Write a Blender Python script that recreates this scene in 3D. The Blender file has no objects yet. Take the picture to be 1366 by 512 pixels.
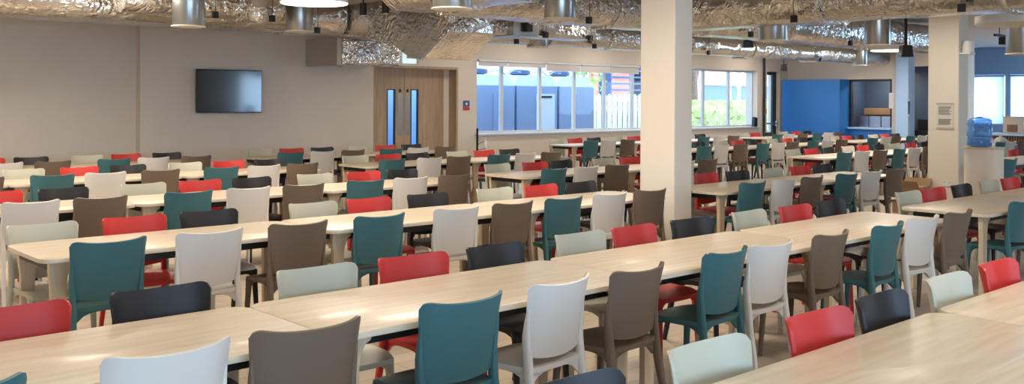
import bpy, bmesh, math, random
from mathutils import Vector, Matrix
random.seed(7)
PI = math.pi
SC = bpy.context.scene
COL = SC.collection

# ------------------------------------------------------------------ materials
def srgb(r, g, b):
    f = lambda c: ((c / 255) / 12.92) if c / 255 <= .04045 else (((c / 255) + .055) / 1.055) ** 2.4
    return (f(r), f(g), f(b), 1)

def mat(name, rgb, rough=.5, metal=0., spec=.5, coat=0., noise=0., nscale=4., bump=0., bscale=30., stretch=None):
    m = bpy.data.materials.new(name); m.use_nodes = True
    nt = m.node_tree; b = nt.nodes['Principled BSDF']
    c = srgb(*rgb)
    b.inputs['Base Color'].default_value = c
    b.inputs['Roughness'].default_value = rough
    b.inputs['Metallic'].default_value = metal
    b.inputs['Specular IOR Level'].default_value = spec
    if coat:
        b.inputs['Coat Weight'].default_value = coat; b.inputs['Coat Roughness'].default_value = .15
    if noise or bump:
        tc = nt.nodes.new('ShaderNodeTexCoord'); mp = nt.nodes.new('ShaderNodeMapping')
        nt.links.new(tc.outputs['Object'], mp.inputs['Vector'])
        if stretch: mp.inputs['Scale'].default_value = stretch
    if noise:
        n = nt.nodes.new('ShaderNodeTexNoise'); n.inputs['Scale'].default_value = nscale; n.inputs['Detail'].default_value = 5
        nt.links.new(mp.outputs['Vector'], n.inputs['Vector'])
        r = nt.nodes.new('ShaderNodeValToRGB')
        k = 1 - noise
        r.color_ramp.elements[0].position = .3; r.color_ramp.elements[1].position = .7
        r.color_ramp.elements[0].color = (c[0] * k, c[1] * k, c[2] * k, 1)
        r.color_ramp.elements[1].color = (min(1, c[0] * (1 + noise * .6)), min(1, c[1] * (1 + noise * .6)), min(1, c[2] * (1 + noise * .6)), 1)
        nt.links.new(n.outputs['Fac'], r.inputs['Fac']); nt.links.new(r.outputs['Color'], b.inputs['Base Color'])
    if bump:
        n2 = nt.nodes.new('ShaderNodeTexNoise'); n2.inputs['Scale'].default_value = bscale; n2.inputs['Detail'].default_value = 3
        nt.links.new(mp.outputs['Vector'], n2.inputs['Vector'])
        bp = nt.nodes.new('ShaderNodeBump'); bp.inputs['Strength'].default_value = bump; bp.inputs['Distance'].default_value = .02
        nt.links.new(n2.outputs['Fac'], bp.inputs['Height']); nt.links.new(bp.outputs['Normal'], b.inputs['Normal'])
    return m

def emis(name, rgb, strength):
    m = bpy.data.materials.new(name); m.use_nodes = True
    nt = m.node_tree; b = nt.nodes['Principled BSDF']
    b.inputs['Base Color'].default_value = srgb(*rgb)
    b.inputs['Emission Color'].default_value = srgb(*rgb); b.inputs['Emission Strength'].default_value = strength
    return m

def wood(name, a, b_, scale=1., rough=.38, coat=.1, axis=(1, 14, 14)):
    m = bpy.data.materials.new(name); m.use_nodes = True
    nt = m.node_tree; b = nt.nodes['Principled BSDF']
    tc = nt.nodes.new('ShaderNodeTexCoord'); mp = nt.nodes.new('ShaderNodeMapping'); mp.inputs['Scale'].default_value = axis
    n = nt.nodes.new('ShaderNodeTexNoise'); n.inputs['Scale'].default_value = 1.6 * scale; n.inputs['Detail'].default_value = 8; n.inputs['Distortion'].default_value = .6
    r = nt.nodes.new('ShaderNodeValToRGB'); r.color_ramp.elements[0].position = .32; r.color_ramp.elements[1].position = .68
    r.color_ramp.elements[0].color = srgb(*a); r.color_ramp.elements[1].color = srgb(*b_)
    nt.links.new(tc.outputs['Object'], mp.inputs['Vector']); nt.links.new(mp.outputs['Vector'], n.inputs['Vector'])
    nt.links.new(n.outputs['Fac'], r.inputs['Fac']); nt.links.new(r.outputs['Color'], b.inputs['Base Color'])
    b.inputs['Roughness'].default_value = rough
    b.inputs['Coat Weight'].default_value = coat; b.inputs['Coat Roughness'].default_value = .12
    return m

def foil(name, rgb, rough=.3, strength=1.):
    """wrinkled foil wrap: long soft folds with patches of sharp little creases"""
    m = bpy.data.materials.new(name); m.use_nodes = True
    nt = m.node_tree; b = nt.nodes['Principled BSDF']
    N = nt.nodes.new; Lk = nt.links.new
    b.inputs['Base Color'].default_value = srgb(*rgb); b.inputs['Metallic'].default_value = .92; b.inputs['Roughness'].default_value = rough
    tc = N('ShaderNodeTexCoord')
    nd = N('ShaderNodeTexNoise'); nd.inputs['Scale'].default_value = 5.; nd.inputs['Detail'].default_value = 3
    Lk(tc.outputs['Object'], nd.inputs['Vector'])
    mv = N('ShaderNodeMix'); mv.data_type = 'VECTOR'; mv.inputs['Factor'].default_value = .22
    Lk(tc.outputs['Object'], mv.inputs[4]); Lk(nd.outputs['Color'], mv.inputs[5])
    v = N('ShaderNodeTexVoronoi'); v.inputs['Scale'].default_value = 11.; v.feature = 'DISTANCE_TO_EDGE'; Lk(mv.outputs[1], v.inputs['Vector'])
    v2 = N('ShaderNodeTexVoronoi'); v2.inputs['Scale'].default_value = 6.; v2.feature = 'F1'; Lk(mv.outputs[1], v2.inputs['Vector'])
    n2 = N('ShaderNodeTexNoise'); n2.inputs['Scale'].default_value = 1.5; n2.inputs['Detail'].default_value = 2; Lk(tc.outputs['Object'], n2.inputs['Vector'])
    mr = N('ShaderNodeMapRange'); mr.inputs['From Min'].default_value = .42; mr.inputs['From Max'].default_value = .58; mr.inputs['To Min'].default_value = .15; mr.inputs['To Max'].default_value = 1.
    Lk(n2.outputs['Fac'], mr.inputs['Value'])
    ad = N('ShaderNodeMath'); ad.operation = 'MULTIPLY_ADD'; ad.inputs[1].default_value = 1.6; Lk(v.outputs['Distance'], ad.inputs[0]); Lk(v2.outputs['Distance'], ad.inputs[2])
    ml = N('ShaderNodeMath'); ml.operation = 'MULTIPLY'; Lk(ad.outputs[0], ml.inputs[0]); Lk(mr.outputs[0], ml.inputs[1])
    bp = N('ShaderNodeBump'); bp.inputs['Strength'].default_value = min(1., .62 * strength); bp.inputs['Distance'].default_value = .045
    Lk(ml.outputs[0], bp.inputs['Height']); Lk(bp.outputs['Normal'], b.inputs['Normal'])
    return m

def glass(name, tint=(.93, .97, 1., 1), refl=.08):
    m = bpy.data.materials.new(name); m.use_nodes = True
    nt = m.node_tree; nt.nodes.clear()
    o = nt.nodes.new('ShaderNodeOutputMaterial'); t = nt.nodes.new('ShaderNodeBsdfTransparent'); t.inputs['Color'].default_value = tint
    g = nt.nodes.new('ShaderNodeBsdfGlossy'); g.inputs['Roughness'].default_value = .03
    mx = nt.nodes.new('ShaderNodeMixShader'); fr = nt.nodes.new('ShaderNodeFresnel'); fr.inputs['IOR'].default_value = 1.3
    ge = nt.nodes.new('ShaderNodeNewGeometry'); ml = nt.nodes.new('ShaderNodeMath'); ml.operation = 'MULTIPLY'
    iv = nt.nodes.new('ShaderNodeMath'); iv.operation = 'SUBTRACT'; iv.inputs[0].default_value = 1
    nt.links.new(ge.outputs['Backfacing'], iv.inputs[1]); nt.links.new(fr.outputs[0], ml.inputs[0]); nt.links.new(iv.outputs[0], ml.inputs[1])
    nt.links.new(ml.outputs[0], mx.inputs['Fac'])
    nt.links.new(t.outputs[0], mx.inputs[1]); nt.links.new(g.outputs[0], mx.inputs[2]); nt.links.new(mx.outputs[0], o.inputs['Surface'])
    return m

def floor_mat():
    m = bpy.data.materials.new('pale wood plank vinyl'); m.use_nodes = True
    nt = m.node_tree; b = nt.nodes['Principled BSDF']
    tc = nt.nodes.new('ShaderNodeTexCoord')
    br = nt.nodes.new('ShaderNodeTexBrick'); br.inputs['Scale'].default_value = 1.
    br.inputs['Brick Width'].default_value = 1.2; br.inputs['Row Height'].default_value = .18; br.inputs['Mortar Size'].default_value = .003
    br.inputs['Color1'].default_value = srgb(196, 182, 162); br.inputs['Color2'].default_value = srgb(178, 165, 147); br.inputs['Mortar'].default_value = srgb(130, 118, 104)
    nt.links.new(tc.outputs['Object'], br.inputs['Vector'])
    mp = nt.nodes.new('ShaderNodeMapping'); mp.inputs['Scale'].default_value = (1.5, 20, 1)
    n = nt.nodes.new('ShaderNodeTexNoise'); n.inputs['Scale'].default_value = 1.5; n.inputs['Detail'].default_value = 6
    nt.links.new(tc.outputs['Object'], mp.inputs['Vector']); nt.links.new(mp.outputs['Vector'], n.inputs['Vector'])
    mx = nt.nodes.new('ShaderNodeMix'); mx.data_type = 'RGBA'; mx.blend_type = 'MULTIPLY'; mx.inputs['Factor'].default_value = .35
    nt.links.new(br.outputs['Color'], mx.inputs[6]); nt.links.new(n.outputs['Color'], mx.inputs[7])
    nt.links.new(br.outputs['Color'], b.inputs['Base Color'])
    b.inputs['Roughness'].default_value = .38
    return m

def hedge_mat():
    m = mat('hedge leaves', (120, 150, 70), .7)
    nt = m.node_tree; b = nt.nodes['Principled BSDF']
    tc = nt.nodes.new('ShaderNodeTexCoord'); n = nt.nodes.new('ShaderNodeTexNoise'); n.inputs['Scale'].default_value = 14.; n.inputs['Detail'].default_value = 6
    # green shoots towards the top, bare brown twigs lower down
    sp = nt.nodes.new('ShaderNodeSeparateXYZ'); ma = nt.nodes.new('ShaderNodeMath'); ma.operation = 'MULTIPLY_ADD'; ma.inputs[1].default_value = .16
    nt.links.new(tc.outputs['Object'], sp.inputs[0]); nt.links.new(sp.outputs['Z'], ma.inputs[0]); nt.links.new(n.outputs['Fac'], ma.inputs[2])
    r = nt.nodes.new('ShaderNodeValToRGB')
    r.color_ramp.elements[0].color = srgb(132, 112, 92); r.color_ramp.elements[0].position = .56
    r.color_ramp.elements[1].color = srgb(150, 170, 88); r.color_ramp.elements[1].position = .74
    nt.links.new(tc.outputs['Object'], n.inputs['Vector']); nt.links.new(ma.outputs[0], r.inputs['Fac']); nt.links.new(r.outputs['Color'], b.inputs['Base Color'])
    return m

def brick_mat():
    m = bpy.data.materials.new('red brick'); m.use_nodes = True
    nt = m.node_tree; b = nt.nodes['Principled BSDF']; b.inputs['Roughness'].default_value = .85
    tc = nt.nodes.new('ShaderNodeTexCoord'); mp = nt.nodes.new('ShaderNodeMapping'); mp.inputs['Rotation'].default_value = (PI / 2, 0, 0)
    br = nt.nodes.new('ShaderNodeTexBrick'); br.inputs['Scale'].default_value = 1.; br.inputs['Brick Width'].default_value = .22; br.inputs['Row Height'].default_value = .075
    br.inputs['Mortar Size'].default_value = .008
    br.inputs['Color1'].default_value = srgb(196, 108, 84); br.inputs['Color2'].default_value = srgb(170, 90, 72); br.inputs['Mortar'].default_value = srgb(200, 185, 170)
    nt.links.new(tc.outputs['Object'], mp.inputs['Vector']); nt.links.new(mp.outputs['Vector'], br.inputs['Vector']); nt.links.new(br.outputs['Color'], b.inputs['Base Color'])
    return m

M = dict(
    wall=mat('painted wall', (214, 204, 191), .75, noise=.03, nscale=1.2),
    ceil=mat('ceiling paint', (196, 188, 178), .8, noise=.03, nscale=.8),
    column=mat('column paint', (226, 218, 205), .6, noise=.02, nscale=1.5),
    floor=floor_mat(),
    oak=wood('pale oak laminate', (204, 188, 164), (222, 209, 188)),
    leg=wood('oak table leg', (196, 172, 142), (214, 192, 162), axis=(12, 12, 1), rough=.45, coat=.1),
    door=wood('oak veneer door', (164, 138, 112), (186, 160, 132), axis=(10, 10, .8), rough=.45, coat=.1),
    rail=mat('black steel rail', (34, 33, 33), .45, .3),
    foil=foil('crinkled aluminium foil', (214, 210, 204), .2),
    foil2=foil('bright foil', (226, 227, 226), .18, 1.3),
    matte=mat('grey duct wrap', (186, 178, 168), .6, .2, bump=.3, bscale=9),
    galv=mat('galvanised steel', (168, 172, 172), .28, .95, noise=.12, nscale=3, stretch=(1, 1, .2)),
    cream=mat('cream diffuser enamel', (226, 216, 198), .5),
    black=mat('black plastic', (24, 24, 25), .4),
    white=mat('white plastic', (226, 226, 224), .4),
    chrome=mat('brushed steel', (200, 202, 204), .25, 1.),
    frame=mat('pale aluminium window frame', (206, 210, 214), .4, .2),
    dframe=mat('dark door frame', (40, 44, 54), .4, .3),
    glass=glass('window glass'),
    blind=mat('grey blind fabric', (206, 200, 200), .9),
    blue=mat('blue laminate', (34, 112, 190), .4, coat=.2, noise=.02, nscale=2),
    navy=mat('navy kitchen wall', (66, 84, 112), .55),
    navyd=mat('dark navy panel', (30, 38, 54), .5),
    pale=mat('pale blue white paint', (168, 200, 240), .5),
    tv=mat('glossy black screen', (9, 11, 15), .07, 0, .6, coat=1.),
    acgrey=mat('grey blue condenser steel', (122, 138, 168), .5, .2, noise=.05, nscale=1.2),
    acdark=mat('condenser fan shroud', (52, 66, 98), .5),
    aclight=mat('pale service panel', (182, 190, 204), .5),
    fence=wood('weathered fence board', (176, 170, 156), (206, 200, 186), axis=(10, 10, 1), rough=.8, coat=0),
    brick=brick_mat(),
    hedge=hedge_mat(),
    bark=mat('tree bark', (112, 88, 72), .9, noise=.3, nscale=9),
    birch=mat('white birch bark', (214, 208, 200), .8, noise=.15, nscale=9),
    shed=mat('pale grey facade panel', (170, 178, 190), .7),
    dglass=mat('dark building window', (58, 80, 104), .15, 0, .6),
    pave=mat('concrete paving', (170, 168, 162), .85, noise=.1, nscale=2),
    card=mat('brown cardboard', (152, 124, 94), .8, noise=.06),
    paper=mat('paper', (214, 210, 202), .8),
    ink=mat('grey print', (110, 106, 102), .8),
    signb=mat('blue sign', (56, 86, 138), .5),
    red=mat('red plastic', (190, 44, 40), .4),
    water=mat('blue bottle plastic', (90, 150, 215), .12, 0, .5),
    slat=wood('walnut slat', (104, 78, 58), (128, 98, 74), axis=(10, 10, 1), rough=.5, coat=0),
    lampshade=emis('lit lamp diffuser', (255, 238, 208), 5.),
    exitp=emis('lit exit sign panel', (205, 228, 235), .9),
    steelbox=mat('stainless appliance', (176, 184, 196), .25, .9),
)
CH = dict(
    teal=mat('teal polypropylene', (62, 106, 112), .42, 0, .3, noise=.02, nscale=60),
    white=mat('white polypropylene', (214, 210, 204), .42, 0, .3),
    taupe=mat('taupe polypropylene', (112, 96, 82), .45, 0, .3),
    sage=mat('sage grey polypropylene', (188, 186, 168), .42, 0, .3),
    red=mat('red polypropylene', (196, 58, 54), .42, 0, .3),
    black=mat('charcoal polypropylene', (44, 42, 44), .42, 0, .3),
)
M['water'] = glass('clear blue bottle plastic', (.62, .82, 1., 1))
_n = M['water'].node_tree; _o = [n for n in _n.nodes if n.type == 'OUTPUT_MATERIAL'][0]; _p = _n.nodes.new('ShaderNodeBsdfPrincipled'); _x = _n.nodes.new('ShaderNodeMixShader')
_p.inputs['Base Color'].default_value = srgb(104, 160, 222); _p.inputs['Roughness'].default_value = .15; _x.inputs['Fac'].default_value = .5
_n.links.new(_o.inputs['Surface'].links[0].from_socket, _x.inputs[1]); _n.links.new(_p.outputs[0], _x.inputs[2]); _n.links.new(_x.outputs[0], _o.inputs['Surface'])

# ------------------------------------------------------------------ mesh helpers
class MB:
    def __init__(s): s.v = []; s.f = []; s.mi = []; s.cur = 0
    def add(s, vs, fs):
        o = len(s.v); s.v += [tuple(p) for p in vs]
        for f in fs: s.f.append([i + o for i in f]); s.mi.append(s.cur)
        return s
    def box(s, x0, x1, y0, y1, z0, z1):
        return s.add([(x0, y0, z0), (x1, y0, z0), (x1, y1, z0), (x0, y1, z0), (x0, y0, z1), (x1, y0, z1), (x1, y1, z1), (x0, y1, z1)],
                     [(3, 2, 1, 0), (4, 5, 6, 7), (0, 1, 5, 4), (1, 2, 6, 5), (2, 3, 7, 6), (3, 0, 4, 7)])
    def prism(s, pts, a, b, axis='z'):
        n = len(pts)
        def P(p, t):
            return {'z': (p[0], p[1], t), 'x': (t, p[0], p[1]), 'y': (p[0], t, p[1])}[axis]
        vs = [P(p, a) for p in pts] + [P(p, b) for p in pts]
        fs = [list(range(n))[::-1], list(range(n, 2 * n))] + [(i, (i + 1) % n, n + (i + 1) % n, n + i) for i in range(n)]
        return s.add(vs, fs)
    def lathe(s, prof, n=24, c=(0, 0, 0)):
        vs = []; m = len(prof)
        for i in range(n):
            t = 2 * PI * i / n
            vs += [(c[0] + r * math.cos(t), c[1] + r * math.sin(t), c[2] + z) for r, z in prof]
        fs = []
        for i in range(n):
            j = (i + 1) % n
            fs += [(i * m + k, j * m + k, j * m + k + 1, i * m + k + 1) for k in range(m - 1)]
        fs += [[i * m for i in range(n)][::-1], [i * m + m - 1 for i in range(n)]]
        return s.add(vs, fs)
    def tube(s, path, rx, ry=None, n=8, xdir=(1, 0, 0), power=1.):
        ry = ry or rx
        m = len(path); vs = []
        for i, p in enumerate(path):
            p = Vector(p)
            t = (Vector(path[min(i + 1, m - 1)]) - Vector(path[max(i - 1, 0)])).normalized()
            X = Vector(xdir); X = (X - t * X.dot(t)).normalized(); Y = t.cross(X)
            a = rx[i] if isinstance(rx, (list, tuple)) else rx
            b = ry[i] if isinstance(ry, (list, tuple)) else ry
            for k in range(n):
                th = 2 * PI * k / n + PI / n
                cx, sx = math.cos(th), math.sin(th)
                cx = math.copysign(abs(cx) ** power, cx); sx = math.copysign(abs(sx) ** power, sx)
                vs.append(p + X * a * cx + Y * b * sx)
        fs = []
        for i in range(m - 1):
            fs += [(i * n + k, i * n + (k + 1) % n, (i + 1) * n + (k + 1) % n, (i + 1) * n + k) for k in range(n)]
        fs += [list(range(n))[::-1], [(m - 1) * n + k for k in range(n)]]
        return s.add(vs, fs)
    def mesh(s, name, mats, smooth=False, bevel=0, angle=.6):
        me = bpy.data.meshes.new(name); me.from_pydata(s.v, [], s.f)
        for m in (mats if isinstance(mats, (list, tuple)) else [mats]): me.materials.append(m)
        for p, i in zip(me.polygons, s.mi): p.material_index = i
        bm = bmesh.new(); bm.from_mesh(me)
        bmesh.ops.recalc_face_normals(bm, faces=bm.faces)
        if bevel:
            ed = [e for e in bm.edges if len(e.link_faces) == 2 and e.calc_face_angle(0) > .5]
            bmesh.ops.bevel(bm, geom=ed, offset=bevel, segments=2, profile=.5, affect='EDGES')
        for f in bm.faces: f.smooth = smooth
        if smooth:
            for e in bm.edges:
                if len(e.link_faces) == 2 and e.calc_face_angle(0) > angle: e.smooth = False
        bm.to_mesh(me); bm.free(); me.update()
        return me

def link(name, me, parent=None, loc=None):
    o = bpy.data.objects.new(name, me); COL.objects.link(o)
    if parent: o.parent = parent
    if loc: o.location = loc
    return o
def obj(name, mb, m, parent=None, loc=None, smooth=False, bevel=0, angle=.6):
    return link(name, mb.mesh(name, m, smooth, bevel, angle), parent, loc)
def tag(o, label, cat, group=None, kind=None):
    o['label'] = label; o['category'] = cat
    if group: o['group'] = group
    if kind: o['kind'] = kind
    return o
def thing(name, label, cat, loc=(0, 0, 0), rz=0, group=None):
    o = bpy.data.objects.new(name, None); COL.objects.link(o); o.empty_display_size = .2
    o.location = loc; o.rotation_euler = (0, 0, rz)
    return tag(o, label, cat, group)
def struct(name, mb, m, label, cat, bevel=0, smooth=False):
    o = obj(name, mb, m, bevel=bevel, smooth=smooth); return tag(o, label, cat, kind='structure')
def dup(root, loc, rz, label, group):
    r = root.copy(); COL.objects.link(r); r.location = loc; r.rotation_euler = (0, 0, rz)
    r['label'] = label; r['group'] = group
    for ch in root.children:
        c = ch.copy(); COL.objects.link(c); c.parent = r
        for g in ch.children:
            d = g.copy(); COL.objects.link(d); d.parent = c
    return r

# ------------------------------------------------------------------ camera
# world: X runs along the table rows, Y across them towards the window wall
H = 1.6963; YAW = .83137; ROLL = .00516
cam = bpy.data.cameras.new('camera'); co = bpy.data.objects.new('camera', cam); COL.objects.link(co)
cam.sensor_width = 36; cam.lens = 36 * 1280 / 1366; cam.shift_y = -(256 - 132.83) / 1366
F = Vector((math.cos(YAW), math.sin(YAW), 0)); R = Vector((math.sin(YAW), -math.cos(YAW), 0)); U = Vector((0, 0, 1))
rm = Matrix((R, U, -F)).transposed() @ Matrix.Rotation(ROLL, 3, 'Z')
co.matrix_world = Matrix.Translation((0, 0, H)) @ rm.to_4x4()
cam.clip_start = .05; cam.clip_end = 300
SC.camera = co

# ------------------------------------------------------------------ the setting
X0, X1, Y0, Y1, ZC = -6., 31.3, -4., 16., 3.4
struct('floor', MB().box(X0 - .3, X1 + .3, Y0 - .3, Y1 + .5, -.1, 0), M['floor'], 'pale wood plank floor under the tables', 'floor')
struct('ceiling', MB().box(X0 - .3, X1 + .3, Y0 - .3, Y1 + .5, ZC, ZC + .15), M['ceil'], 'off-white ceiling above the foil ducts', 'ceiling')

def wall_x(mb, x0, x1, y0, y1, holes, z1=ZC):
    """wall running along X with rectangular holes (x0,x1,z0,z1)"""
    cur = x0
    for a, b, c, d in sorted(holes):
        if a > cur: mb.box(cur, a, y0, y1, 0, z1)
        if c > 0: mb.box(a, b, y0, y1, 0, c)
        if d < z1: mb.box(a, b, y0, y1, d, z1)
        cur = b
    if cur < x1: mb.box(cur, x1, y0, y1, 0, z1)
    return mb
w = wall_x(MB(), 6.2, 26., 16., 16.4, [(10.85, 13.03, 0, 2.38), (13.55, 24.36, .93, 2.58), (24.86, 25.56, 0, 2.58)])
w.box(X0, 6.2, 16.18, 16.4, 0, ZC)
w.box(26., X1 + .3, 16., 16.4, 0, ZC)
struct('wall_back', w, M['wall'], 'long grey-beige wall with the television, oak doors and windows', 'wall')
b = MB().box(6.2, 10.85, 15.985, 16, 0, .1).box(13.03, 24.86, 15.985, 16, 0, .1).box(X0, 6.2, 16.165, 16.18, 0, .1)
struct('baseboard_back', b, M['wall'], 'low skirting along the television wall', 'skirting')
# wall behind the camera with tall daylight windows
fh = [(-4.5, -1.5, .6, 2.7), (-1., 2., .6, 2.7), (2.5, 5.5, .6, 2.7), (17.9, 20.9, .6, 2.7)]  # last opening added for the bluish reflection in the television
struct('wall_front', wall_x(MB(), X0, X1, Y0 - .3, Y0, fh), M['wall'], 'window wall behind the viewer', 'wall')
struct('wall_left', MB().box(X0 - .3, X0, Y0, Y1 + .4, 0, ZC), M['wall'], 'plain end wall beyond the left of the rows', 'wall')
# right-hand end: blue cupboards, hatch, kitchen, annex windows
w = MB()
w.box(26, 26.2, 15.87, 16, 0, ZC).box(26, 26.2, 12.40, 12.70, 0, ZC)
w.box(26, 26.2, 12.70, 15.87, 2.33, ZC).box(26, 26.2, 12.70, 14.0, 0, .90)
w.box(26, 26.2, 11.2, 12.40, 2.67, ZC).box(26.2, 27.6, 11.1, 11.2, 0, ZC)
struct('wall_right', w, M['wall'], 'beige bulkhead wall above the blue cupboards and hatch', 'wall')
w = MB().box(27.5, 27.6, 11.2, 16, 0, ZC).box(26.2, 27.5, 14.25, 14.3, 0, ZC)
struct('wall_kitchen', w, M['navy'], 'dark navy kitchen wall behind the hatch and doorway', 'wall')
ah = [(1., 3.6, 1., 2.55), (3.8, 6.4, 1., 2.55), (6.6, 9.2, 1., 2.55), (9.4, 11.50, 1., 2.55), (11.66, 13.4, 1., 2.55)]  # first three openings added out of view for bluish side daylight
w = MB(); wx = wall_x(MB(), Y0, Y1, 0, .3, ah)
w.add([(X1 + y, x, z) for x, y, z in wx.v], wx.f)
struct('wall_annex', w, M['pale'], 'pale blue wall of the bright side room with covered windows', 'wall')
struct('trim_1', MB().box(25.6, 26., 12.05, 12.40, 0, ZC), M['pale'], 'pale blue-white pier beside the serving hatch', 'pillar')
struct('trim_2', MB().box(26.02, 26.15, 12.70, 14.0, 2.27, 2.33).box(26.02, 26.15, 13.94, 14.0, .97, 2.27).box(26.02, 26.15, 12.7, 12.76, .97, 2.27), M['navyd'], 'dark frame round the serving hatch', 'trim')
struct('trim_3', MB().box(12.98, 13.03, 16.0, 16.26, 0, 2.38).box(10.85, 12.98, 16.0, 16.3, 2.33, 2.38).box(10.85, 10.9, 16., 16.3, 0, 2.33), M['door'], 'oak lining of the recessed door opening', 'trim')
# windows ------------------------------------------------------------
mul = [13.55, 14.43, 15.63, 16.79, 17.87, 18.95, 20.03, 21.0, 21.96, 23.17, 24.36]
def window(n, a, b, y, z0, z1, label, along='x', fr=.045, fm='frame'):
    mb = MB(); g = MB()
    d0, d1 = (y + .06, y + .12)
    mb.box(a, a + fr, d0, d1, z0, z1).box(b - fr, b, d0, d1, z0, z1).box(a + fr, b - fr, d0, d1, z0, z0 + fr).box(a + fr, b - fr, d0, d1, z1 - fr, z1)
    g.box(a + fr, b - fr, y + .085, y + .093, z0 + fr, z1 - fr)
    if along == 'y':
        for q in (mb, g): q.v = [(p[1], p[0], p[2]) for p in q.v]
    o = struct('window_%d' % n, mb, M[fm], label, 'window')
    p = obj('pane', g, M['glass'], o); return o
lb = ['narrow window pane beside the blue and red wall sign', 'second window, showing a pale panel on the grey machines', 'window showing the end grey machine outside',
      'window onto the fence, with a grey blind half behind the column', 'window nearest the left edge of the white column', 'window hidden by the white column, fence side',
      'window hidden by the white column, middle', 'window hidden by the white column, hedge side', 'hedge window just right of the white column', 'hedge window showing brick and a pale tree', 'hedge window next to the glass door']
for i in range(10):
    window(i + 1, mul[i], mul[i + 1], 16.1, .95, 2.57, lb[i] if i < 8 else lb[i])
struct('trim_4', MB().box(13.5, 24.4, 15.93, 16.12, .905, .95), M['frame'], 'pale window sill along the window wall', 'sill', bevel=.008)
for i, (a, b, c, d) in enumerate(fh):
    window(20 + i, a, b, Y0 - .2, c, d, 'tall unseen daylight window in the wall behind the viewer, number %d along' % (i + 1))
for i, (a, b, c, d) in enumerate(ah):
    o = window(30 + i, a, b, X1 + .1, c, d, ['unseen side room window added nearest the viewer', 'second unseen side room window, added for daylight', 'middle side room window, unseen and added for daylight', 'side room window behind the counter', 'side room window behind the water bottle'][i], along='y')
# translucent blinds on annex windows
bm_ = bpy.data.materials.new('translucent white blind'); bm_.use_nodes = True
nt = bm_.node_tree; nt.nodes.clear()
oo = nt.nodes.new('ShaderNodeOutputMaterial'); t1 = nt.nodes.new('ShaderNodeBsdfTranslucent'); t1.inputs['Color'].default_value = (.85, .93, 1, 1)
d1 = nt.nodes.new('ShaderNodeBsdfDiffuse'); d1.inputs['Color'].default_value = (.8, .86, .95, 1); mm = nt.nodes.new('ShaderNodeMixShader'); mm.inputs['Fac'].default_value = .75
nt.links.new(d1.outputs[0], mm.inputs[1]); nt.links.new(t1.outputs[0], mm.inputs[2]); nt.links.new(mm.outputs[0], oo.inputs['Surface'])
def blind(a, b, z0, z1, label, y=15.96, along='x', m=None):
    t = thing('roller_blind', label, 'blind', ((a + b) / 2, y, z1) if along == 'x' else (y, (a + b) / 2, z1), 0 if along == 'x' else PI / 2, 'roller blinds on the windows')
    h = (b - a) / 2
    obj('fabric', MB().box(-h, h, -.004, .004, z0 - z1, -.03), m or M['blind'], t)
    obj('roller', MB().tube([(-h, 0, -.03), (h, 0, -.03)], .03, n=12, xdir=(0, 0, 1)), M['frame'], t, smooth=True)
    obj('bottom_bar', MB().box(-h, h, -.008, .008, z0 - z1 - .02, z0 - z1), M['frame'], t)
bl = ['grey roller blind over the narrow window beside the wall sign', 'grey roller blind over the window with the pale machine panel', 'grey roller blind over the end grey machine',
      'grey roller blind over the fence window', 'grey roller blind touching the white column']
for i in range(5):
    blind(mul[i] + .008, mul[i + 1] - .008, 2.45 if i < 2 else 2.385, 2.575, bl[i])
blind(9.42, 11.48, 1.02, 2.54, 'white lit blind above the box on the counter', X1 - .03, 'y', bm_)
blind(11.68, 13.38, 1.02, 2.54, 'white lit blind behind the blue water bottle', X1 - .03, 'y', bm_)
# doors ----------------------------------------------------------------
def leaf(n, a, b, glz, plate, label):
    t = bpy.data.objects.new('door_%d' % n, None); COL.objects.link(t); t.location = (a, 16.26, 0); tag(t, label, 'door', kind='structure')
    L = b - a
    g0, g1 = glz
    mb = MB().box(0.004, g0, 0, .045, .01, 2.33).box(g1, L - .004, 0, .045, .01, 2.33).box(g0, g1, 0, .045, .01, .72).box(g0, g1, 0, .045, 1.90, 2.33)
    obj('door_panel', mb, M['door'], t)
    f = MB().box(g0, g0 + .02, -.006, .05, .72, 1.90).box(g1 - .02, g1, -.006, .05, .72, 1.90).box(g0 + .02, g1 - .02, -.006, .05, .72, .74).box(g0 + .02, g1 - .02, -.006, .05, 1.88, 1.90)
    vf = obj('vision_frame', f, M['black'], t); obj('pane', MB().box(g0 + .02, g1 - .02, .018, .026, .74, 1.88), M['glass'], vf)
    obj('push_plate', MB().box(plate, plate + .11, -.004, 0, .95, 1.82), M['chrome'], t)
    obj('lock', MB().box(plate + .035, plate + .075, -.012, 0, 1.84, 1.90), M['black'], t)
    return t
leaf(1, 10.94, 11.79, (.42, .63), .69, 'oak door leaf with narrow glass, nearer the foil box')
leaf(2, 11.79, 12.84, (.17, .37), .03, 'wide oak door leaf with narrow glass, beside the recess edge')
struct('trim_6', MB().box(12.84, 12.98, 16.26, 16.32, 0, 2.33).box(10.9, 10.94, 16.26, 16.32, 0, 2.33), M['column'], 'white door post beside the wide oak leaf', 'trim')
struct('wall_corridor', MB().box(10.3, 13.2, 18.0, 18.1, 0, 2.6).box(10.3, 10.4, 16.4, 18, 0, 2.6).box(13.1, 13.2, 16.4, 18, 0, 2.6)  , M['pale'], 'pale roofless lobby behind the oak doors', 'wall')  # roof left off so sky light reaches the door glass
t = bpy.data.objects.new('door_3', None); COL.objects.link(t); t.location = (24.86, 16.12, 0); tag(t, 'glass outside door with dark frame near the blue cupboards', 'door', kind='structure')
obj('door_frame', MB().box(0, .07, 0, .07, 0, 2.57).box(.52, .70, 0, .07, 0, 2.57).box(.07, .52, 0, .07, 2.48, 2.57).box(.07, .52, 0, .07, 0, .12), M['dframe'], t)
obj('pane', MB().box(.07, .52, .03, .04, .12, 2.48), M['glass'], t)
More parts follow.
